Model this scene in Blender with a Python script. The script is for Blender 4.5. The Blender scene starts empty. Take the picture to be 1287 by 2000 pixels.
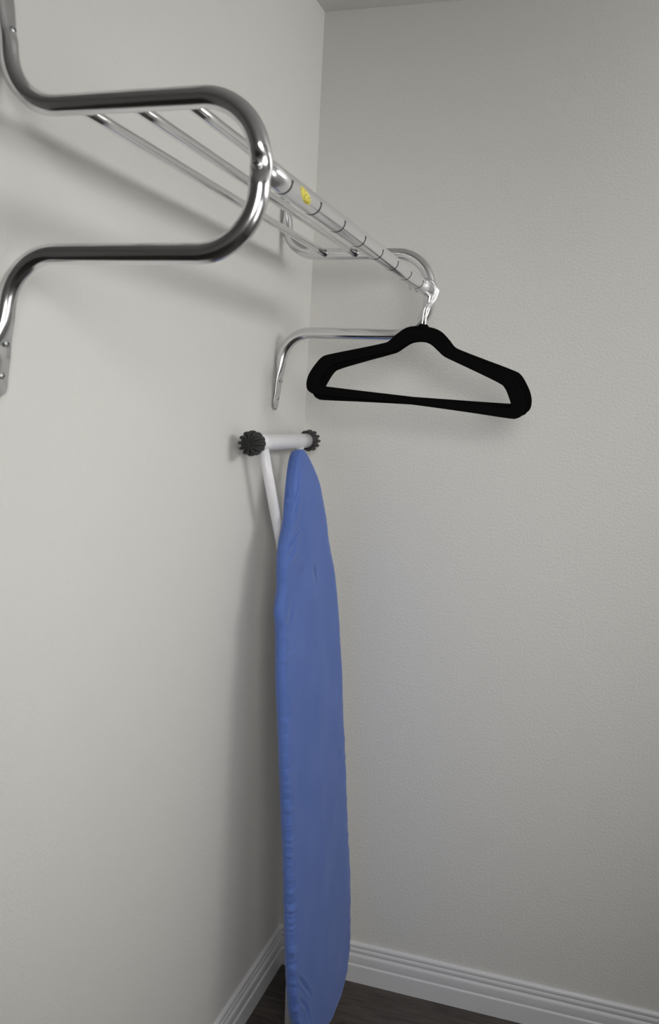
import bpy, bmesh, math, random
from mathutils import Vector, Matrix, noise

random.seed(4)
scene = bpy.context.scene
COL = scene.collection

# ---------------------------------------------------------------- camera
IMG_H = 2000.0
F_PX = 1745.47
cam_d = bpy.data.cameras.new('camera')
cam = bpy.data.objects.new('camera', cam_d)
COL.objects.link(cam)
cam_d.sensor_fit = 'VERTICAL'
cam_d.sensor_height = 23.6
cam_d.sensor_width = 23.6 * 1287 / 2000
cam_d.lens = F_PX / IMG_H * 23.6
right = Vector((0.95223028, 0.3008752, 0.05226488))
fwd = Vector((-0.29376289, 0.94924639, -0.11240399))
up = Vector((-0.08343182, 0.091681, 0.99228712))
M = Matrix.Identity(4)
for i in range(3):
    M[i][0] = right[i]
    M[i][1] = up[i]
    M[i][2] = -fwd[i]
M[0][3], M[1][3], M[2][3] = 0.744001, -2.151417, 1.486985
cam.matrix_world = M
cam_d.clip_start = 0.02
cam_d.dof.use_dof = True
cam_d.dof.focus_distance = 1.95
cam_d.dof.aperture_fstop = 4.5
scene.camera = cam

# ---------------------------------------------------------------- world, exposure
world = bpy.data.worlds.new('world')
scene.world = world
world.use_nodes = True
bg = world.node_tree.nodes['Background']
bg.inputs[0].default_value = (0.9, 0.95, 1.0, 1)
bg.inputs[1].default_value = 0.0
vs = scene.view_settings
vs.view_transform = 'Standard'
vs.look = 'None'
vs.gamma = 1.0
vs.use_curve_mapping = False
vs.exposure = 0.03

# strengths of the added fill lights (built after the room shell)
FILL_STRENGTH = (13.5, 2.4)
SPOT_POWER = 88.0
SPOT_CONE = 68.0

# room size: left wall x=0, back wall y=0
RX, RY, RZ = 2.0, -4.6, 2.44

# ---------------------------------------------------------------- materials
def new_mat(name):
    m = bpy.data.materials.new(name)
    m.use_nodes = True
    nt = m.node_tree
    b = nt.nodes['Principled BSDF']
    return m, nt, b

def link(nt, a, ao, b, bi):
    nt.links.new(a.outputs[ao], b.inputs[bi])

def mat_plain(name, col, rough=0.5, metal=0.0, spec=0.5):
    m, nt, b = new_mat(name)
    b.inputs['Base Color'].default_value = (*col, 1)
    b.inputs['Roughness'].default_value = rough
    b.inputs['Metallic'].default_value = metal
    b.inputs['Specular IOR Level'].default_value = spec
    return m

def mat_wall(name, col, scale, dist):
    m, nt, b = new_mat(name)
    tc = nt.nodes.new('ShaderNodeTexCoord')
    n1 = nt.nodes.new('ShaderNodeTexNoise')
    n1.inputs['Scale'].default_value = scale
    n1.inputs['Detail'].default_value = 3.0
    n1.inputs['Roughness'].default_value = 0.55
    bp = nt.nodes.new('ShaderNodeBump')
    bp.inputs['Strength'].default_value = 0.55
    bp.inputs['Distance'].default_value = dist
    link(nt, tc, 'Object', n1, 'Vector')
    link(nt, n1, 'Fac', bp, 'Height')
    link(nt, bp, 'Normal', b, 'Normal')
    b.inputs['Base Color'].default_value = (*col, 1)
    b.inputs['Roughness'].default_value = 0.7
    b.inputs['Specular IOR Level'].default_value = 0.25
    return m

def mat_wood(name):
    m, nt, b = new_mat(name)
    tc = nt.nodes.new('ShaderNodeTexCoord')
    oi = nt.nodes.new('ShaderNodeObjectInfo')
    add = nt.nodes.new('ShaderNodeVectorMath')
    add.operation = 'ADD'
    mul = nt.nodes.new('ShaderNodeMath')
    mul.operation = 'MULTIPLY'
    mul.inputs[1].default_value = 37.0
    link(nt, oi, 'Random', mul, 0)
    link(nt, tc, 'Object', add, 0)
    link(nt, mul, 0, add, 1)
    mp = nt.nodes.new('ShaderNodeMapping')
    mp.inputs['Scale'].default_value = (2.2, 26.0, 1.0)
    link(nt, add, 0, mp, 'Vector')
    n1 = nt.nodes.new('ShaderNodeTexNoise')
    n1.inputs['Scale'].default_value = 3.0
    n1.inputs['Detail'].default_value = 8.0
    n1.inputs['Roughness'].default_value = 0.65
    n1.inputs['Distortion'].default_value = 1.2
    link(nt, mp, 0, n1, 'Vector')
    cr = nt.nodes.new('ShaderNodeValToRGB')
    cr.color_ramp.elements[0].position = 0.3
    cr.color_ramp.elements[0].color = (0.022, 0.018, 0.016, 1)
    cr.color_ramp.elements[1].position = 0.75
    cr.color_ramp.elements[1].color = (0.105, 0.088, 0.078, 1)
    link(nt, n1, 'Fac', cr, 'Fac')
    link(nt, cr, 'Color', b, 'Base Color')
    bp = nt.nodes.new('ShaderNodeBump')
    bp.inputs['Strength'].default_value = 0.3
    bp.inputs['Distance'].default_value = 0.001
    link(nt, n1, 'Fac', bp, 'Height')
    link(nt, bp, 'Normal', b, 'Normal')
    b.inputs['Roughness'].default_value = 0.5
    return m

def mat_fabric(name):
    m, nt, b = new_mat(name)
    tc = nt.nodes.new('ShaderNodeTexCoord')
    n1 = nt.nodes.new('ShaderNodeTexNoise')
    n1.inputs['Scale'].default_value = 7.0
    n1.inputs['Detail'].default_value = 5.0
    cr = nt.nodes.new('ShaderNodeValToRGB')
    cr.color_ramp.elements[0].position = 0.3
    cr.color_ramp.elements[0].color = (0.084, 0.152, 0.44, 1)
    cr.color_ramp.elements[1].position = 0.7
    cr.color_ramp.elements[1].color = (0.102, 0.177, 0.49, 1)
    link(nt, tc, 'Object', n1, 'Vector')
    link(nt, n1, 'Fac', cr, 'Fac')
    # small worn smudges near the nose
    col = cr
    sock = 'Color'
    for (s, c, rs, rc, amt) in ((1.13, 0.032, 0.014, 0.010, 0.32), (1.108, 0.036, 0.014, 0.007, 0.22),
                                (1.138, -0.045, 0.014, 0.022, 0.16)):
        sub = nt.nodes.new('ShaderNodeVectorMath')
        sub.operation = 'SUBTRACT'
        sub.inputs[1].default_value = (c, s, 0)
        link(nt, tc, 'Object', sub, 0)
        sc = nt.nodes.new('ShaderNodeVectorMath')
        sc.operation = 'MULTIPLY'
        sc.inputs[1].default_value = (1 / rc, 1 / rs, 0)
        link(nt, sub, 0, sc, 0)
        ln = nt.nodes.new('ShaderNodeVectorMath')
        ln.operation = 'LENGTH'
        link(nt, sc, 0, ln, 0)
        mr = nt.nodes.new('ShaderNodeMapRange')
        mr.inputs['From Min'].default_value = 0.5
        mr.inputs['From Max'].default_value = 1.3
        mr.inputs['To Min'].default_value = amt
        mr.inputs['To Max'].default_value = 0.0
        link(nt, ln, 'Value', mr, 'Value')
        mx = nt.nodes.new('ShaderNodeMix')
        mx.data_type = 'RGBA'
        mx.inputs[7].default_value = (0.03, 0.05, 0.16, 1)
        link(nt, mr, 0, mx, 0)
        nt.links.new(col.outputs[sock], mx.inputs[6])
        col, sock = mx, 2
    nt.links.new(col.outputs[sock], b.inputs['Base Color'])
    w = nt.nodes.new('ShaderNodeTexNoise')
    w.inputs['Scale'].default_value = 900.0
    bp = nt.nodes.new('ShaderNodeBump')
    bp.inputs['Strength'].default_value = 0.25
    bp.inputs['Distance'].default_value = 0.0006
    link(nt, tc, 'Object', w, 'Vector')
    link(nt, w, 'Fac', bp, 'Height')
    link(nt, bp, 'Normal', b, 'Normal')
    b.inputs['Roughness'].default_value = 0.75
    b.inputs['Specular IOR Level'].default_value = 0.25
    b.inputs['Sheen Weight'].default_value = 0.25
    b.inputs['Sheen Roughness'].default_value = 0.4
    return m

def mat_chrome(name, rough, col=(0.80, 0.80, 0.81)):
    m, nt, b = new_mat(name)
    b.inputs['Base Color'].default_value = (*col, 1)
    b.inputs['Metallic'].default_value = 1.0
    tc = nt.nodes.new('ShaderNodeTexCoord')
    n1 = nt.nodes.new('ShaderNodeTexNoise')
    n1.inputs['Scale'].default_value = 30.0
    n1.inputs['Detail'].default_value = 4.0
    mr = nt.nodes.new('ShaderNodeMapRange')
    mr.inputs['To Min'].default_value = rough * 0.75
    mr.inputs['To Max'].default_value = rough * 1.25
    link(nt, tc, 'Object', n1, 'Vector')
    link(nt, n1, 'Fac', mr, 'Value')
    link(nt, mr, 0, b, 'Roughness')
    return m

def mat_velvet(name):
    m, nt, b = new_mat(name)
    b.inputs['Base Color'].default_value = (0.0035, 0.0034, 0.0036, 1)
    b.inputs['Roughness'].default_value = 0.95
    b.inputs['Specular IOR Level'].default_value = 0.05
    tc = nt.nodes.new('ShaderNodeTexCoord')
    w = nt.nodes.new('ShaderNodeTexNoise')
    w.inputs['Scale'].default_value = 1200.0
    bp = nt.nodes.new('ShaderNodeBump')
    bp.inputs['Strength'].default_value = 0.4
    bp.inputs['Distance'].default_value = 0.0005
    link(nt, tc, 'Object', w, 'Vector')
    link(nt, w, 'Fac', bp, 'Height')
    link(nt, bp, 'Normal', b, 'Normal')
    return m

def mat_emit(name, col, strength):
    m, nt, b = new_mat(name)
    b.inputs['Base Color'].default_value = (0.8, 0.8, 0.8, 1)
    b.inputs['Emission Color'].default_value = (*col, 1)
    b.inputs['Emission Strength'].default_value = strength
    return m

def mat_sticker(name):
    m, nt, b = new_mat(name)
    tc = nt.nodes.new('ShaderNodeTexCoord')
    n1 = nt.nodes.new('ShaderNodeTexNoise')
    n1.inputs['Scale'].default_value = 260.0
    n1.inputs['Detail'].default_value = 1.0
    cr = nt.nodes.new('ShaderNodeValToRGB')
    cr.color_ramp.elements[0].position = 0.40
    cr.color_ramp.elements[0].color = (0.42, 0.30, 0.03, 1)
    cr.color_ramp.elements[1].position = 0.50
    cr.color_ramp.elements[1].color = (0.72, 0.66, 0.11, 1)
    link(nt, tc, 'Object', n1, 'Vector')
    link(nt, n1, 'Fac', cr, 'Fac')
    link(nt, cr, 'Color', b, 'Base Color')
    b.inputs['Roughness'].default_value = 0.6
    return m

WALL = mat_wall('wall_paint', (0.70, 0.694, 0.668), 170.0, 0.0022)
CEIL = mat_wall('ceiling_paint', (0.62, 0.62, 0.60), 120.0, 0.002)
TRIM = mat_plain('trim_paint', (0.70, 0.70, 0.72), 0.35)
WOOD = mat_wood('dark_wood')
GAP = mat_plain('floor_gap', (0.01, 0.01, 0.01), 0.9)
CHROME = mat_chrome('chrome', 0.19, (0.74, 0.74, 0.755))
CHROME_BRIGHT = mat_chrome('chrome_bright', 0.15, (0.86, 0.86, 0.87))
SATIN = mat_chrome('satin_chrome', 0.17, (0.84, 0.84, 0.86))
SATIN.node_tree.nodes['Principled BSDF'].inputs['Metallic'].default_value = 0.88
SCREW = mat_chrome('screw_steel', 0.38, (0.60, 0.62, 0.62))
DARK = mat_plain('dark_recess', (0.01, 0.01, 0.01), 0.8)
VELVET = mat_velvet('black_velvet')
FABRIC = mat_fabric('blue_cotton')
ENAMEL = mat_plain('white_enamel', (0.74, 0.74, 0.77), 0.3)
RUBBER = mat_plain('black_rubber', (0.018, 0.018, 0.018), 0.55)
STICKER = mat_sticker('yellow_sticker')
FILL_EMIT = [mat_emit('fill_glow', (1.0, 0.99, 0.97), w_) for w_ in FILL_STRENGTH]  # glow of the two added wall panels
DARKWALL = mat_plain('hall_paint', (0.62, 0.61, 0.59), 0.6)

# ---------------------------------------------------------------- mesh helpers
def make(name, verts, faces, mat, parent=None, smooth=True, mats=None, midx=None):
    me = bpy.data.meshes.new(name)
    me.from_pydata([tuple(v) for v in verts], [], faces)
    bm = bmesh.new()
    bm.from_mesh(me)
    bmesh.ops.recalc_face_normals(bm, faces=bm.faces)
    bm.to_mesh(me)
    bm.free()
    for mt in (mats or [mat]):
        me.materials.append(mt)
    if midx:
        for p, k in zip(me.polygons, midx):
            p.material_index = k
    for p in me.polygons:
        p.use_smooth = smooth
    o = bpy.data.objects.new(name, me)
    COL.objects.link(o)
    o.parent = parent
    return o

def box_geo(a, b):
    (x0, y0, z0), (x1, y1, z1) = a, b
    v = [(x0, y0, z0), (x1, y0, z0), (x1, y1, z0), (x0, y1, z0), (x0, y0, z1), (x1, y0, z1), (x1, y1, z1), (x0, y1, z1)]
    f = [(0, 3, 2, 1), (4, 5, 6, 7), (0, 1, 5, 4), (1, 2, 6, 5), (2, 3, 7, 6), (3, 0, 4, 7)]
    return v, f

def box(name, a, b, mat, parent=None):
    v, f = box_geo(a, b)
    return make(name, v, f, mat, parent, smooth=False)

def join_geo(parts):
    V, F = [], []
    for v, f in parts:
        o = len(V)
        V += list(v)
        F += [tuple(i + o for i in q) for q in f]
    return V, F

def tube_geo(pts, rad, n=20, caps=True, ref=None):
    """Round tube along 3-D points; rad is one radius or a list."""
    pts = [Vector(p) for p in pts]
    if not hasattr(rad, '__len__'):
        rad = [rad] * len(pts)
    V, F = [], []
    prev = None
    for i, p in enumerate(pts):
        t = (pts[min(i + 1, len(pts) - 1)] - pts[max(i - 1, 0)]).normalized()
        if prev is None:
            a = Vector(ref) if ref else (Vector((0, 0, 1)) if abs(t.z) < 0.9 else Vector((1, 0, 0)))
        else:
            a = prev
        a = (a - t * a.dot(t)).normalized()
        prev = a
        b = t.cross(a)
        for k in range(n):
            th = 2 * math.pi * k / n
            V.append(p + (a * math.cos(th) + b * math.sin(th)) * rad[i])
    for i in range(len(pts) - 1):
        for k in range(n):
            k2 = (k + 1) % n
            F.append((i * n + k, i * n + k2, (i + 1) * n + k2, (i + 1) * n + k))
    if caps:
        F.append(tuple(range(n))[::-1])
        F.append(tuple(range((len(pts) - 1) * n, len(pts) * n)))
    return V, F

def fillet_path(pts, radii, seg=14):
    """2-D polyline with rounded corners."""
    out = [Vector(pts[0])]
    for i in range(1, len(pts) - 1):
        p0, p1, p2 = Vector(pts[i - 1]), Vector(pts[i]), Vector(pts[i + 1])
        d0, d1 = (p0 - p1).normalized(), (p2 - p1).normalized()
        ang = d0.angle(d1)
        r = radii[i - 1]
        if r <= 0 or ang > math.pi - 1e-3:
            out.append(p1)
            continue
        tl = r / math.tan(ang / 2)
        a, b = p1 + d0 * tl, p1 + d1 * tl
        c = p1 + (d0 + d1).normalized() * (r / math.sin(ang / 2))
        va, vb = a - c, b - c
        tot = va.angle(vb)
        for k in range(seg + 1):
            f = k / seg
            w0 = math.sin((1 - f) * tot) / math.sin(tot)
            w1 = math.sin(f * tot) / math.sin(tot)
            out.append(c + va * w0 + vb * w1)
    out.append(Vector(pts[-1]))
    return out

def resample(pts, step):
    out = [pts[0]]
    for a, b in zip(pts[:-1], pts[1:]):
        n = max(1, int(math.ceil((b - a).length / step)))
        for k in range(1, n + 1):
            out.append(a.lerp(b, k / n))
    return out

def catmull(P, per=8, closed=True):
    n = len(P)
    out = []
    for i in range(n if closed else n - 1):
        p0, p1, p2, p3 = (Vector(P[(i + k - 1) % n]) if closed else Vector(P[min(max(i + k - 1, 0), n - 1)]) for k in range(4))
        for k in range(per):
            t = k / per
            out.append(0.5 * ((2 * p1) + (p2 - p0) * t + (2 * p0 - 5 * p1 + 4 * p2 - p3) * t * t + (3 * p1 - p0 - 3 * p2 + p3) * t ** 3))
    if not closed:
        out.append(Vector(P[-1]))
    return out

def empty(name, loc):
    o = bpy.data.objects.new(name, None)
    COL.objects.link(o)
    o.location = loc
    o.empty_display_size = 0.05
    return o

def tag(o, label, cat, group=None):
    o['label'] = label
    o['category'] = cat
    if group:
        o['group'] = group
    return o

def struct(o, label=None):
    o['kind'] = 'structure'
    if label:
        o['label'] = label
    return o

def smoothstep(a, b, x):
    t = min(1, max(0, (x - a) / (b - a)))
    return t * t * (3 - 2 * t)

# ---------------------------------------------------------------- room shell
LY = -1.235      # the left wall ends here; beyond it the dim hall opens
HX = -1.6
struct(box('wall_left', (-0.12, LY, -0.05), (0, 0, RZ), WALL), 'pale left wall behind the chrome rack')
struct(box('wall_hall', (HX - 0.1, RY, -0.05), (HX, LY + 0.1, RZ), DARKWALL), 'dim grey wall of the hall left of the photographer')
struct(box('wall_hall_end', (HX, LY, -0.05), (-0.12, LY + 0.1, RZ), DARKWALL), 'dim grey hall wall behind the left wall')
struct(box('wall_back', (-0.1, 0, -0.05), (RX + 0.1, 0.1, RZ), WALL), 'pale textured wall behind the black hangers')
struct(box('wall_right', (RX, RY, -0.05), (RX + 0.1, 0, RZ), WALL), 'pale wall outside the frame on the right')
struct(box('wall_front', (HX - 0.1, RY - 0.1, -0.05), (RX + 0.1, RY, RZ), DARKWALL), 'dim grey wall behind the photographer')
struct(box('ceiling', (HX - 0.1, RY - 0.1, RZ), (RX + 0.1, 0.1, RZ + 0.1), CEIL), 'dull white ceiling over the corner')
floor = struct(box('floor', (HX, RY, -0.05), (RX, 0, -0.006), GAP), 'dark wood plank floor')

# planks run along the back wall
pw, pl, gp = 0.178, 1.22, 0.0016
row = 0
y = -0.001
plank_cache = {}
def plank_mesh(lx, ly):
    key = (round(lx, 3), round(ly, 3))
    if key not in plank_cache:
        c = 0.0012
        V, F = box_geo((0, 0, -0.006), (lx, ly, -c))
        V += [(c, c, 0), (lx - c, c, 0), (lx - c, ly - c, 0), (c, ly - c, 0)]
        F = [f for f in F if f != (4, 5, 6, 7)]
        F += [(4, 5, 9, 8), (5, 6, 10, 9), (6, 7, 11, 10), (7, 4, 8, 11), (8, 9, 10, 11)]
        me = bpy.data.meshes.new('plank')
        me.from_pydata(V, [], F)
        me.materials.append(WOOD)
        plank_cache[key] = me
    return plank_cache[key]
while y - 0.05 > RY:
    ly = min(pw, y - RY) - gp
    x = 0.001 if y - ly > LY else HX + 0.001
    x_start = x
    first = [0.78, 0.37, 1.05, 0.56][row % 4]
    while x < RX - 0.02:
        L = min(first if x == x_start else pl, RX - 0.001 - x)
        o = bpy.data.objects.new('plank', plank_mesh(L - gp, ly))
        COL.objects.link(o)
        o.parent = floor
        o.location = (x, y - ly, 0)
        x += L
    y -= pw
    row += 1

# baseboards: stepped profile (out from wall, height)
BH = 0.104
prof = [(0.0, 0.0), (0.0155, 0.0), (0.0155, 0.0445), (0.0150, 0.0462), (0.0125, 0.0470), (0.0112, 0.0485), (0.0112, 0.0500),
        (0.0125, 0.0520), (0.0130, 0.0600), (0.0128, 0.0690), (0.0118, 0.0725), (0.0085, 0.0740), (0.0072, 0.0760), (0.0078, 0.0785),
        (0.0098, 0.0810), (0.0104, 0.0850), (0.0092, 0.0890), (0.0078, 0.0905), (0.0078, 0.0925), (0.0088, 0.0960), (0.0082, 0.1000),
        (0.0060, 0.1030), (0.0030, BH), (0.0, BH)]
def baseboard(name, conv, label):
    n = len(prof)
    V = [conv(t, z, 0) for t, z in prof] + [conv(t, z, 1) for t, z in prof]
    F = [(i, (i + 1) % n, n + (i + 1) % n, n + i) for i in range(n)] + [tuple(range(n))[::-1], tuple(range(n, 2 * n))]
    return struct(make(name, V, F, TRIM, smooth=False), label)
baseboard('baseboard_left', lambda t, z, e: (t, (LY if e else -t), z), 'white moulded baseboard along the left wall')
baseboard('baseboard_back', lambda t, z, e: ((RX if e else t), -t, z), 'white moulded baseboard along the back wall')

# ---------------------------------------------------------------- added light sources, made up to light the corner (outside the frame)
FILL_PANELS = [(-1.10, -0.06, 1.87, 2.12, 'fill_panel_1', 'added unseen light strip high in the wall right of the frame'),  # strip added for side light and the rail shadows
           (-2.30, -1.35, 0.80, 1.55, 'fill_panel_2', 'added unseen framed light panel in the wall beside the photographer')]  # panel added as soft fill from beside the camera
for wi, (WY0, WY1, WZ0, WZ1, nm, lb) in enumerate(FILL_PANELS):
    v, f = box_geo((RX - 0.012, WY0, WZ0), (RX - 0.004, WY1, WZ1))
    glow_face = make('glow_face', v, f, FILL_EMIT[wi], None, smooth=False)
    parts = []
    for a_, b_ in (((WY0 - 0.05, WZ0 - 0.05), (WY1 + 0.05, WZ0)), ((WY0 - 0.05, WZ1), (WY1 + 0.05, WZ1 + 0.05)),
                   ((WY0 - 0.05, WZ0), (WY0, WZ1)), ((WY1, WZ0), (WY1 + 0.05, WZ1))):
        parts.append(box_geo((RX - 0.03, a_[0], a_[1]), (RX, b_[0], b_[1])))
    v, f = join_geo(parts)
    fill_panel = struct(make(nm, v, f, TRIM, None, smooth=False), lb)
    glow_face.parent = fill_panel

def lathe_geo(profile, n=32, axis='z'):
    V, F = [], []
    for r, h in profile:
        for k in range(n):
            a = 2 * math.pi * k / n
            V.append((r * math.cos(a), r * math.sin(a), h))
    m = len(profile)
    for i in range(m - 1):
        for k in range(n):
            k2 = (k + 1) % n
            F.append((i * n + k, i * n + k2, (i + 1) * n + k2, (i + 1) * n + k))
    F.append(tuple(range(n))[::-1])
    F.append(tuple(range((m - 1) * n, m * n)))
    return V, F
# added soft spot in a round shade behind the camera, fading towards frame edges
SP = Vector((1.30, -2.95, 1.95))
AIM = Vector((0.10, -0.25, 1.00))
spot = empty('fill_lamp', (SP.x, SP.y, 0.0))
tag(spot, 'added unseen round fill lamp on a stand behind the photographer turned towards the corner', 'lamp')
sdir = (AIM - SP).normalized()
squat = sdir.to_track_quat('Z', 'Y')
SR = 0.42
v, f = lathe_geo([(r_ * 1.4, h_ * 1.2) for r_, h_ in [(0.05, -0.20), (0.16, -0.19), (0.27, -0.12), (0.315, 0.0), (0.33, 0.06), (0.322, 0.06), (0.306, 0.0), (0.26, -0.11), (0.15, -0.175), (0.03, -0.18)]], 36)
shade = make('shade', v, f, ENAMEL, spot)
shade.location = (0, 0, SP.z)
shade.rotation_euler = squat.to_euler()
v, f = tube_geo([(0, 0, 0.02), (0, 0, SP.z - 0.48)], 0.014, 14)
v2, f2 = tube_geo([(0, 0, SP.z - 0.50), tuple(Vector((0, 0, SP.z)) - sdir * 0.26)], 0.014, 14)
v, f = join_geo([(v, f), (v2, f2)])
make('pole', v, f, ENAMEL, spot)
v, f = lathe_geo([(0.17, 0.0), (0.17, 0.012), (0.15, 0.02), (0.02, 0.024)], 32)
make('base', v, f, ENAMEL, spot)
ld = bpy.data.lights.new('fill_spot', 'SPOT')
ld.energy = SPOT_POWER
ld.color = (1.0, 0.985, 0.955)
ld.spot_size = math.radians(SPOT_CONE)
ld.spot_blend = 1.0
ld.shadow_soft_size = SR * 0.95
lo = bpy.data.objects.new('fill_light', ld)
COL.objects.link(lo)
lo.parent = spot
lo.location = Vector((0, 0, SP.z)) + sdir * 0.60
lo.rotation_euler = (-sdir).to_track_quat('Z', 'Y').to_euler()

# ---------------------------------------------------------------- chrome wardrobe rack
YN, YF = -1.1957, -0.2249       # planes of the two end brackets
TR = 0.0124                     # bracket tube radius
ZU, ZL = 1.8305, 1.6580         # upper and lower bar
XF = 0.3465                     # front of the loop
ROD_X, ROD_Z, ROD_R = 0.3446, 1.7540, 0.0142

rack = empty('wardrobe_rack', (0, (YN + YF) / 2, 1.48))
tag(rack, 'chrome tubular shelf rack with hanging rod fixed to the left wall', 'clothes rack')
RL = Vector(rack.location)

def bracket_geo(side):
    """side=-1: outer face towards -y (near bracket), +1: far bracket."""
    path = [(0.0045, 1.998), (0.0105, 1.950), (0.0135, 1.915), (0.0140, ZU), (XF, ZU), (XF, ZL), (0.0140, ZL), (0.0135, 1.573), (0.0095, 1.530), (0.0045, 1.482)]
    rad = [0.0, 0.06, 0.070, 0.0735, 0.0735, 0.070, 0.06, 0.0]
    pts = resample(fillet_path(path, rad, 18), 0.008)
    out = []
    acc = 0
    for i, p in enumerate(pts):
        if i and (p - pts[i - 1]).length < 1e-5:
            continue
        out.append(p)
    pts = out
    n = 28
    V, F = [], []
    for i, p in enumerate(pts):
        t = (pts[min(i + 1, len(pts) - 1)] - pts[max(i - 1, 0)]).normalized()
        nrm = Vector((-t[1], t[0]))
        rn, ry, yo = TR, TR, 0.0
        x, z = p
        # flattened mounting ends
        e = None
        if x < 0.03 and z > 1.88:
            e = smoothstep(1.895, 1.945, z)
            d = 1.998 - z
        elif x < 0.03 and z < 1.61:
            e = smoothstep(1.595, 1.545, z)
            d = z - 1.482
        if e is not None:
            rn = TR * (1 - e) + 0.0042 * e
            ry = TR * (1 - e) + 0.0158 * e
            for zc in (1.920, 1.962, 1.549, 1.509):
                rn -= 0.0018 * math.exp(-((z - zc) / 0.007) ** 2) * (0.35 + e)
            rn = max(rn, 0.003)
            if d < 0.014:
                q = max(d, 0.0) / 0.014
                k = math.sqrt(max(0.0, 1 - (1 - q) ** 2))
                ry *= 0.15 + 0.85 * k
                rn *= 0.5 + 0.5 * k
        # dimple for the rod screw on the outer face
        if x > 0.3:
            g = math.exp(-((z - ROD_Z) / 0.012) ** 4)
            ry -= 0.0036 * g
            yo -= side * 0.0034 * g
            rn += 0.0012 * g
        for k in range(n):
            a = 2 * math.pi * k / n
            V.append((x + nrm.x * rn * math.cos(a), yo + ry * math.sin(a), z + nrm.y * rn * math.cos(a)))
    m = len(pts)
    for i in range(m - 1):
        for k in range(n):
            k2 = (k + 1) % n
            F.append((i * n + k, i * n + k2, (i + 1) * n + k2, (i + 1) * n + k))
    F.append(tuple(range(n))[::-1])
    F.append(tuple(range((m - 1) * n, m * n)))
    return V, F

def screw_mesh(r):
    n = 20
    head, F = lathe_geo([(r, -0.0006), (r, 0.0004), (r * 0.85, r * 0.28), (r * 0.45, r * 0.45), (r * 0.12, r * 0.48)], n)
    idx = [0] * len(F)
    for a in (0, 1):
        l, w = r * 0.62, r * 0.13
        a0, b0 = ((-l, -w), (l, w)) if a == 0 else ((-w, -l), (w, l))
        v, f = box_geo((a0[0], a0[1], r * 0.25), (b0[0], b0[1], r * 0.51))
        o = len(head)
        head += v
        F += [tuple(i + o for i in q) for q in f]
        idx += [1] * len(f)
    me = bpy.data.meshes.new('screw')
    me.from_pydata(head, [], F)
    me.materials.append(SCREW)
    me.materials.append(DARK)
    for p, k in zip(me.polygons, idx):
        p.material_index = k
        p.use_smooth = (k == 0)
    return me
SCREW_S, SCREW_L = screw_mesh(0.0045), screw_mesh(0.0062)

def screw(parent, me, loc, direction):
    o = bpy.data.objects.new('screw', me)
    COL.objects.link(o)
    o.parent = parent
    o.location = loc
    o.rotation_euler = Vector(direction).to_track_quat('Z', 'Y').to_euler()
    return o

for yb, side in ((YN, -1), (YF, 1)):
    v, f = bracket_geo(side)
    b = make('end_bracket', v, f, CHROME, rack)
    b.location = Vector((0, yb, 0)) - RL
    b['label'] = 'bent chrome tube bracket at the near end' if side < 0 else 'bent chrome tube bracket at the corner end'
    for z, x in ((1.920, 0.0205), (1.962, 0.0118), (1.549, 0.0165), (1.509, 0.0102)):
        screw(b, SCREW_S, (x, 0, z), (1, 0, 0.05))
    screw(b, SCREW_L, (ROD_X + 0.001, side * 0.0058, ROD_Z), (0, side, 0))
    # saddle washers where the shelf rails meet the bar
    for x in (0.108, 0.178, 0.248):
        vv, ff = tube_geo([(x, -side * (TR - 0.003), ZU), (x, -side * (TR + 0.0012), ZU)], 0.0086, 20)
        make('rail_collar', vv, ff, CHROME, b)

for x in (0.108, 0.178, 0.248):
    v, f = tube_geo([(x, YN + (YF - YN) * i / 12, ZU) for i in range(13)], 0.0074, 22, ref=(0, 0, 1))
    o = make('shelf_rail', v, f, CHROME_BRIGHT, rack)
    o.location = -RL

v, f = tube_geo([(ROD_X, YN + TR * 0.6 + (YF - YN - TR * 1.2) * i / 16, ROD_Z) for i in range(17)], ROD_R, 40, ref=(0, 0, 1))
rod = make('hanging_rod', v, f, SATIN, rack)
rod.location = -RL
# hanger slots cut around the front and underside of the rod
def arc_band(y, w, r0, r1, a0, a1, n=20):
    V, F = [], []
    for i in range(n + 1):
        a = math.radians(a0 + (a1 - a0) * i / n)
        wd = w * (1.9 if i == 0 else 1.5 if i == 1 else 1.0)
        c, s = math.cos(a), math.sin(a)
        for rr, yy in ((r0, -wd), (r1, -wd), (r1, wd), (r0, wd)):
            V.append((c * rr, yy, s * rr))
    for i in range(n):
        for k in range(4):
            k2 = (k + 1) % 4
            F.append((i * 4 + k, i * 4 + k2, (i + 1) * 4 + k2, (i + 1) * 4 + k))
    F += [(3, 2, 1, 0), tuple(4 * n + k for k in range(4))]
    return V, F
v, f = arc_band(0, 0.0021, ROD_R - 0.002, ROD_R + 0.00015, 6, -122)
slot0 = make('rod_slot', v, f, DARK, rod)
slot0['label'] = 'narrow dark slot across the rod'
for i in range(8):
    o = slot0 if i == 0 else slot0.copy()
    if i:
        COL.objects.link(o)
        o.parent = rod
    o.location = (ROD_X, -1.124 + 0.110 * i, ROD_Z)
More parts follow.
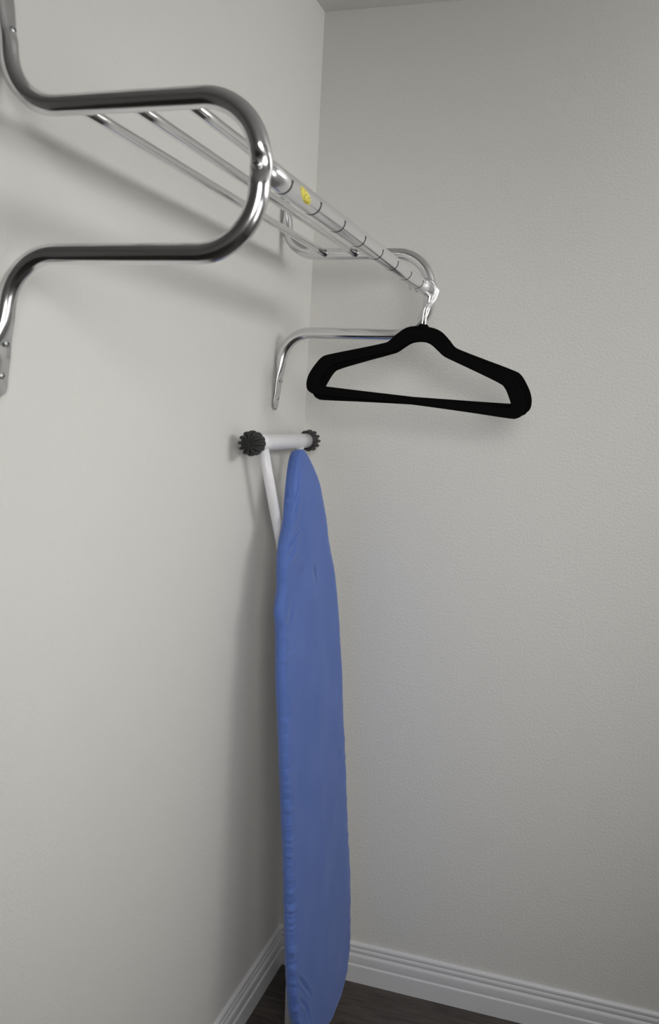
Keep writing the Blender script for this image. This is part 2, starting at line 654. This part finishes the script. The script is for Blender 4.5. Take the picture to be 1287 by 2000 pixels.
# yellow oval sticker wrapped on the rod
V, F = [], []
nu, nv = 6, 20
for i in range(nu + 1):
    q = i / nu
    for k in range(nv):
        a = 2 * math.pi * k / nv
        ly = 0.023 * q * math.cos(a)
        la = 0.0062 * q * math.sin(a)
        yy = ly
        arc = la - ly * 0.20
        th = math.radians(-19) + arc / ROD_R
        V.append((math.cos(th) * (ROD_R + 0.0002), yy, math.sin(th) * (ROD_R + 0.0002)))
for i in range(nu):
    for k in range(nv):
        k2 = (k + 1) % nv
        if i == 0:
            F.append((0, nv + k, nv + k2)) if False else F.append((k, k2, nv + k2, nv + k))
        else:
            F.append((i * nv + k, i * nv + k2, (i + 1) * nv + k2, (i + 1) * nv + k))
st = make('sticker', V, F, STICKER, rod)
st.location = (ROD_X, -1.073, ROD_Z)
st['label'] = 'small worn yellow oval sticker'
# little grey clip under the far end of the rod
v, f = box_geo((-0.0015, -0.011, -0.0205), (0.0012, 0.011, -0.0135))
clip = make('rod_clip', v, f, SCREW, rod, smooth=False)
clip.location = (ROD_X - 0.004, -0.385, ROD_Z)

# ---------------------------------------------------------------- velvet hangers
half_out = [(0.0, -0.0810), (0.020, -0.0832), (0.037, -0.0905), (0.053, -0.1050), (0.066, -0.1190), (0.080, -0.1255), (0.122, -0.1390), (0.188, -0.1595),
            (0.206, -0.1680), (0.219, -0.1850), (0.2295, -0.2050), (0.2335, -0.2230), (0.2310, -0.2385), (0.2210, -0.2465), (0.2040, -0.2485),
            (0.120, -0.2465), (0.0, -0.2450)]
half_in = [(0.0, -0.1120), (0.022, -0.1158), (0.040, -0.1275), (0.053, -0.1370), (0.070, -0.1435), (0.120, -0.1600), (0.174, -0.1790), (0.188, -0.1880),
           (0.199, -0.2060), (0.2055, -0.2210), (0.2030, -0.2275), (0.190, -0.2290), (0.100, -0.2290), (0.0, -0.2285)]
def loop(h):
    return h + [(-x, z) for x, z in h[-2:0:-1]]
def hanger_body_mesh():
    cu = bpy.data.curves.new('hanger_outline', 'CURVE')
    cu.dimensions = '2D'
    cu.fill_mode = 'BOTH'
    cu.extrude = 0.0014
    cu.bevel_depth = 0.0013
    cu.bevel_resolution = 2
    cu.offset = -0.0013
    for h in (half_out, half_in):
        pts = catmull(loop(h), 5)
        sp = cu.splines.new('POLY')
        sp.points.add(len(pts) - 1)
        for p, q in zip(sp.points, pts):
            p.co = (q[0], q[1], 0, 1)
        sp.use_cyclic_u = True
    tmp = bpy.data.objects.new('tmp', cu)
    COL.objects.link(tmp)
    dg = bpy.context.evaluated_depsgraph_get()
    me = bpy.data.meshes.new_from_object(tmp.evaluated_get(dg))
    bpy.data.objects.remove(tmp)
    bpy.data.curves.remove(cu)
    for vtx in me.vertices:
        x, y_, z = vtx.co
        vtx.co = (x, -z, y_)
    me.flip_normals()
    me.name = 'hanger_body'
    me.materials.clear()
    me.materials.append(VELVET)
    return me

HOOKX = -0.0075          # rod axis in hanger coordinates (neck at x=0)
def hook_points():
    c = Vector((-0.003, -0.0058))
    R = 0.0225
    P = [Vector((0.0, -0.088)), Vector((0.0, -0.060)), Vector((0.0006, -0.0455)), Vector((0.004, -0.0385)), Vector((0.0105, -0.0300)), Vector((0.0165, -0.0195))]
    P += [c + R * Vector((math.cos(math.radians(a)), math.sin(math.radians(a)))) for a in range(-18, 206, 14)]
    return [Vector((p[0], 0, p[1])) for p in catmull([tuple(p) for p in P], 4, closed=False)]

def make_hanger():
    h = empty('clothes_hanger', (0, 0, 0))
    body = bpy.data.objects.new('hanger_body', hanger_body_mesh())
    COL.objects.link(body)
    body.parent = h
    # ribbed neck under the hook
    V, F = tube_geo([(0, 0, -0.086), (0, 0, -0.081), (0, 0, -0.0785), (0, 0, -0.076)], [0.0105, 0.0085, 0.0062, 0.0040], 18)
    V = [(p[0], p[1] * 0.42, p[2]) for p in V]
    make('neck', V, F, VELVET, h)
    V, F = tube_geo(hook_points(), 0.00165, 12, ref=(0, 1, 0))
    k = make('hook', V, F, CHROME_BRIGHT, h)
    k['label'] = 'thin chrome wire hook'
    return h

def copy_tree(o, parent=None):
    c = o.copy()
    COL.objects.link(c)
    c.parent = parent
    for ch in list(o.children):
        copy_tree(ch, c)
    return c

def place_hanger(h, y, yaw, roll, label):
    # pivot on the rod axis
    R = Matrix.Rotation(math.radians(yaw), 4, 'Z') @ Matrix.Rotation(math.radians(roll), 4, 'Y')
    h.matrix_world = Matrix.Translation((ROD_X, y, ROD_Z)) @ R @ Matrix.Translation((-HOOKX, 0, 0))
    tag(h, label, 'hanger', 'black velvet hangers at the corner end of the rod')

proto = make_hanger()
copies = [copy_tree(proto), copy_tree(proto)]
place_hanger(proto, -0.282, 4.0, 4.2, 'black velvet hanger with chrome hook, front one of the three on the rod')
place_hanger(copies[0], -0.2705, 4.6, 1.1, 'black velvet hanger hidden between the front and rear hangers on the rod')
place_hanger(copies[1], -0.259, 5.4, 2.6, 'black velvet hanger, rear one of the three, nearest the back wall')

# ---------------------------------------------------------------- ironing board
board = empty('ironing_board', (0.16, -0.25, 0.0))
tag(board, 'ironing board with blue cover stood on end in the corner', 'ironing board')
BL = Vector(board.location)
Pb = Vector((0.222, -0.258, 0.0))
bu = Vector((-0.09773411, 0.00856065, 0.99517574))
bw = Vector((0.06022661, 0.99818115, -0.00267178))
bn = Vector((0.99338854, -0.05967494, 0.09807192))
BM = Matrix.Identity(4)
for i in range(3):
    BM[i][0], BM[i][1], BM[i][2], BM[i][3] = bw[i], bu[i], bn[i], Pb[i]
# outline (s along the board from the tail, c across)
outline = [(1.405, -0.002), (1.399, 0.014), (1.379, 0.040), (1.329, 0.088), (1.279, 0.110), (1.229, 0.128), (1.178, 0.139), (1.112, 0.166),
           (1.062, 0.177), (1.005, 0.186), (0.947, 0.192), (0.832, 0.194), (0.701, 0.194), (0.580, 0.196), (0.460, 0.196), (0.360, 0.198), (0.260, 0.195),
           (0.181, 0.184), (0.108, 0.161), (0.060, 0.114), (0.040, 0.055), (0.036, 0.013), (0.042, -0.030), (0.060, -0.080), (0.105, -0.130),
           (0.169, -0.164), (0.280, -0.171), (0.430, -0.165), (0.520, -0.161), (0.608, -0.160), (0.720, -0.159), (0.819, -0.157), (0.917, -0.157),
           (1.014, -0.147), (1.063, -0.150), (1.110, -0.130), (1.152, -0.126), (1.205, -0.110), (1.248, -0.081), (1.292, -0.067), (1.336, -0.052),
           (1.378, -0.034), (1.398, -0.018)]
op = catmull(outline, 16)
# even spacing
def even(P, n):
    P = P + [P[0]]
    L = [0]
    for a, b in zip(P[:-1], P[1:]):
        L.append(L[-1] + (b - a).length)
    out, j = [], 0
    for i in range(n):
        t = L[-1] * i / n
        while L[j + 1] < t:
            j += 1
        out.append(P[j].lerp(P[j + 1], (t - L[j]) / max(1e-9, L[j + 1] - L[j])))
    return out
NO = 1080
op = even(op, NO)
T = 0.024
rings = [(0.80, -T + 0.001), (0.90, -T - 0.001), (0.965, -T), (0.99, -T + 0.003), (1.0, -T + 0.007), (1.004, -T * 0.7), (1.005, -T * 0.45), (1.003, -0.006), (0.998, -0.0025),
         (0.990, -0.0004), (0.976, 0.0004), (0.955, 0.0008), (0.92, 0.0013)]
f = 0.88
while f > 0.01:
    rings.append((f, 0.0014 + 0.0025 * (1 - f)))
    f -= 0.025
rings.append((0.0, 0.004))
def seg_dist(p, a, b):
    ab = b - a
    t = max(0, min(1, (p - a).dot(ab) / ab.length_squared))
    return (p - (a + ab * t)).length, t
creases = [  # (polyline in (s,c), depth, width)
    ([(1.352, -0.028), (1.318, -0.042), (1.296, -0.059), (1.281, -0.094)], 0.0075, 0.0030),
    ([(1.300, -0.040), (1.268, -0.060), (1.246, -0.088)], 0.0040, 0.006),
    ([(1.222, -0.052), (1.208, -0.080), (1.192, -0.124)], 0.0065, 0.0030),
    ([(1.200, -0.062), (1.176, -0.100), (1.165, -0.122)], 0.0040, 0.005),
    ([(1.130, 0.028), (1.100, 0.036)], 0.0016, 0.006),
    ([(1.072, -0.10), (1.030, -0.125)], 0.002, 0.008),
    ([(0.975, -0.10), (0.968, -0.14)], 0.002, 0.004),
    ([(0.72, -0.11), (0.718, -0.145)], 0.002, 0.004),
    ([(0.66, 0.150), (0.64, 0.148)], 0.002, 0.004),
    ([(0.255, -0.155), (0.215, -0.120), (0.173, -0.088)], 0.0060, 0.0035),
    ([(0.20, -0.15), (0.165, -0.12), (0.12, -0.10)], 0.0050, 0.0035)]
creases = [([Vector(q) for q in pl_], d, w) for pl_, d, w in creases]
V, F = [], []
for (fr, h) in rings:
    for p in op:
        mid = Vector((min(max(p[0], 0.17), 1.33), 0.02 - 0.027 * smoothstep(1.0, 1.35, p[0])))
        q = mid + (p - mid) * fr
        hh = h
        nn = noise.noise
        near = smoothstep(0.05, -0.05, p[1])
        # broad softness of the padding
        hh += 0.0016 * nn(Vector((q[0] * 9, q[1] * 14, 3.1))) * smoothstep(-T, 0, h)
        hh += 0.0030 * nn(Vector((q[0] * 5 + q[1] * 12, q[1] * 5, 7.7))) * smoothstep(0.9, 1.3, q[0]) * smoothstep(-T, 0, h)
        # gathers along the hem
        edge = math.exp(-((fr - 0.975) / 0.05) ** 2) * (1.0 if fr > 0.9 else 0.6)
        gth = nn(Vector((q[0] * 60, p[1] * 45, 1.3))) + 0.7 * nn(Vector((q[0] * 150, p[1] * 150, 5.3)))
        amp = 0.0026 * (0.5 + smoothstep(1.0, 0.45, p[0])) * edge * (0.3 + 0.7 * near)
        hh += amp * gth * (1 if h > -T * 0.9 else 0.4)
        q = q + (p - mid).normalized() * (amp * 0.8 * gth)
        if h > -T * 0.8:
            for pl_, d, w in creases:
                dm, tt = 9, 0
                for k in range(len(pl_) - 1):
                    dd, t_ = seg_dist(q, pl_[k], pl_[k + 1])
                    if dd < dm:
                        dm, tt = dd, (k + t_) / (len(pl_) - 1)
                if dm < w * 4:
                    env = math.sin(math.pi * min(0.97, max(0.03, 0.12 + 0.8 * tt)))
                    hh -= d * env * (math.exp(-(dm / w) ** 2) - 0.35 * math.exp(-((dm - 2.2 * w) / (1.2 * w)) ** 2))
        V.append((q[1], q[0], hh))
for i in range(len(rings) - 1):
    for k in range(NO):
        k2 = (k + 1) % NO
        F.append((i * NO + k, i * NO + k2, (i + 1) * NO + k2, (i + 1) * NO + k))
cover = make('cover', V, F, FABRIC, board)
cover.matrix_parent_inverse = Matrix.Identity(4)
cover.matrix_local = Matrix.Translation(-BL) @ BM
cover['label'] = 'blue cotton cover gathered round the rim'
# steel top under the cover
V, F = [], []
for (fr, h) in ((0.0, -T + 0.004), (0.5, -T + 0.004), (0.975, -T + 0.004), (0.98, -T + 0.006), (0.98, -0.014), (0.97, -0.0135), (0.5, -0.013), (0.0, -0.013)):
    for p in op[::6]:
        mid = Vector((min(max(p[0], 0.17), 1.33), 0.02 - 0.027 * smoothstep(1.0, 1.35, p[0])))
        q = mid + (p - mid) * fr
        V.append((q[1], q[0], h))
n6 = len(op[::6])
for i in range(7):
    for k in range(n6):
        k2 = (k + 1) % n6
        F.append((i * n6 + k, i * n6 + k2, (i + 1) * n6 + k2, (i + 1) * n6 + k))
steel = make('steel_top', V, F, ENAMEL, board)
steel.matrix_local = Matrix.Translation(-BL) @ BM

# folded foot bar with ribbed end caps
FX, FZ, FR = 0.0435, 1.4125, 0.0172
FY0, FY1 = -0.430, -0.105
v, f = tube_geo([(FX, FY0 + (FY1 - FY0) * i / 6, FZ) for i in range(7)], FR, 30, ref=(0, 0, 1))
fb = make('foot_bar', v, f, ENAMEL, board)
fb.location = -BL
def cap_mesh():
    n, lobes = 144, 12
    # (axial, radius, lobe depth)
    prof_ = [(-0.004, 0.0180, 0.0), (-0.003, 0.0215, 0.0006), (0.002, 0.0232, 0.0024), (0.010, 0.0242, 0.0048), (0.020, 0.0244, 0.0056), (0.028, 0.0238, 0.0056),
             (0.033, 0.0222, 0.0054), (0.0355, 0.0195, 0.0044), (0.0368, 0.0150, 0.0030), (0.0374, 0.0095, 0.0014), (0.0370, 0.0045, 0.0006), (0.0362, 0.0008, 0.0)]
    V, F = [], []
    for j, (ax, r, ld) in enumerate(prof_):
        for k in range(n):
            a = 2 * math.pi * k / n
            lob = math.cos(a * lobes)
            sq = 1.0 if lob > 0.35 else (-1.0 if lob < -0.35 else lob / 0.35)
            sq = 0.6 * sq + 0.4 * lob
            rr = r + ld * 0.5 * (sq - 0.2)
            ax2 = ax
            if j >= 6:
                ax2 += 0.0024 * sq * min(1.0, r / 0.012)
            V.append((rr * math.cos(a), -ax2, rr * math.sin(a)))
    m = len(prof_)
    for i in range(m - 1):
        for k in range(n):
            k2 = (k + 1) % n
            F.append((i * n + k, i * n + k2, (i + 1) * n + k2, (i + 1) * n + k))
    F.append(tuple(range(n))[::-1])
    F.append(tuple(range((m - 1) * n, m * n)))
    return V, F
v, f = cap_mesh()
cap = make('end_cap', v, f, RUBBER, fb)
cap.location = (FX, FY0, FZ)
cap['label'] = 'black ribbed rubber end cap'
cap2 = cap.copy()
COL.objects.link(cap2)
cap2.parent = fb
cap2.location = (FX, FY1, FZ)
cap2.rotation_euler = (0, 0, math.pi)

def leg(pts, r, name='leg'):
    v, f = tube_geo(pts, r, 18)
    o = make(name, v, f, ENAMEL, board)
    o.location = -BL
    return o
leg([(0.0450, -0.392, 1.406), (0.0500, -0.327, 1.277), (0.0560, -0.270, 1.161), (0.0620, -0.252, 1.08), (0.078, -0.250, 0.95), (0.100, -0.250, 0.60)], 0.0112)
leg([(0.0450, -0.160, 1.406), (0.0500, -0.180, 1.277), (0.0560, -0.205, 1.161), (0.0620, -0.222, 1.08), (0.078, -0.225, 0.95), (0.100, -0.225, 0.60)], 0.0112)
leg([(0.112, -0.262, 0.62), (0.123, -0.272, 0.38), (0.130, -0.286, 0.18), (0.133, -0.288, 0.0)], 0.0095)
leg([(0.112, -0.200, 0.62), (0.123, -0.200, 0.38), (0.132, -0.200, 0.18), (0.136, -0.200, 0.0)], 0.0105)
leg([(0.104, -0.315, 0.61), (0.104, -0.185, 0.61)], 0.009, 'pivot_bar')
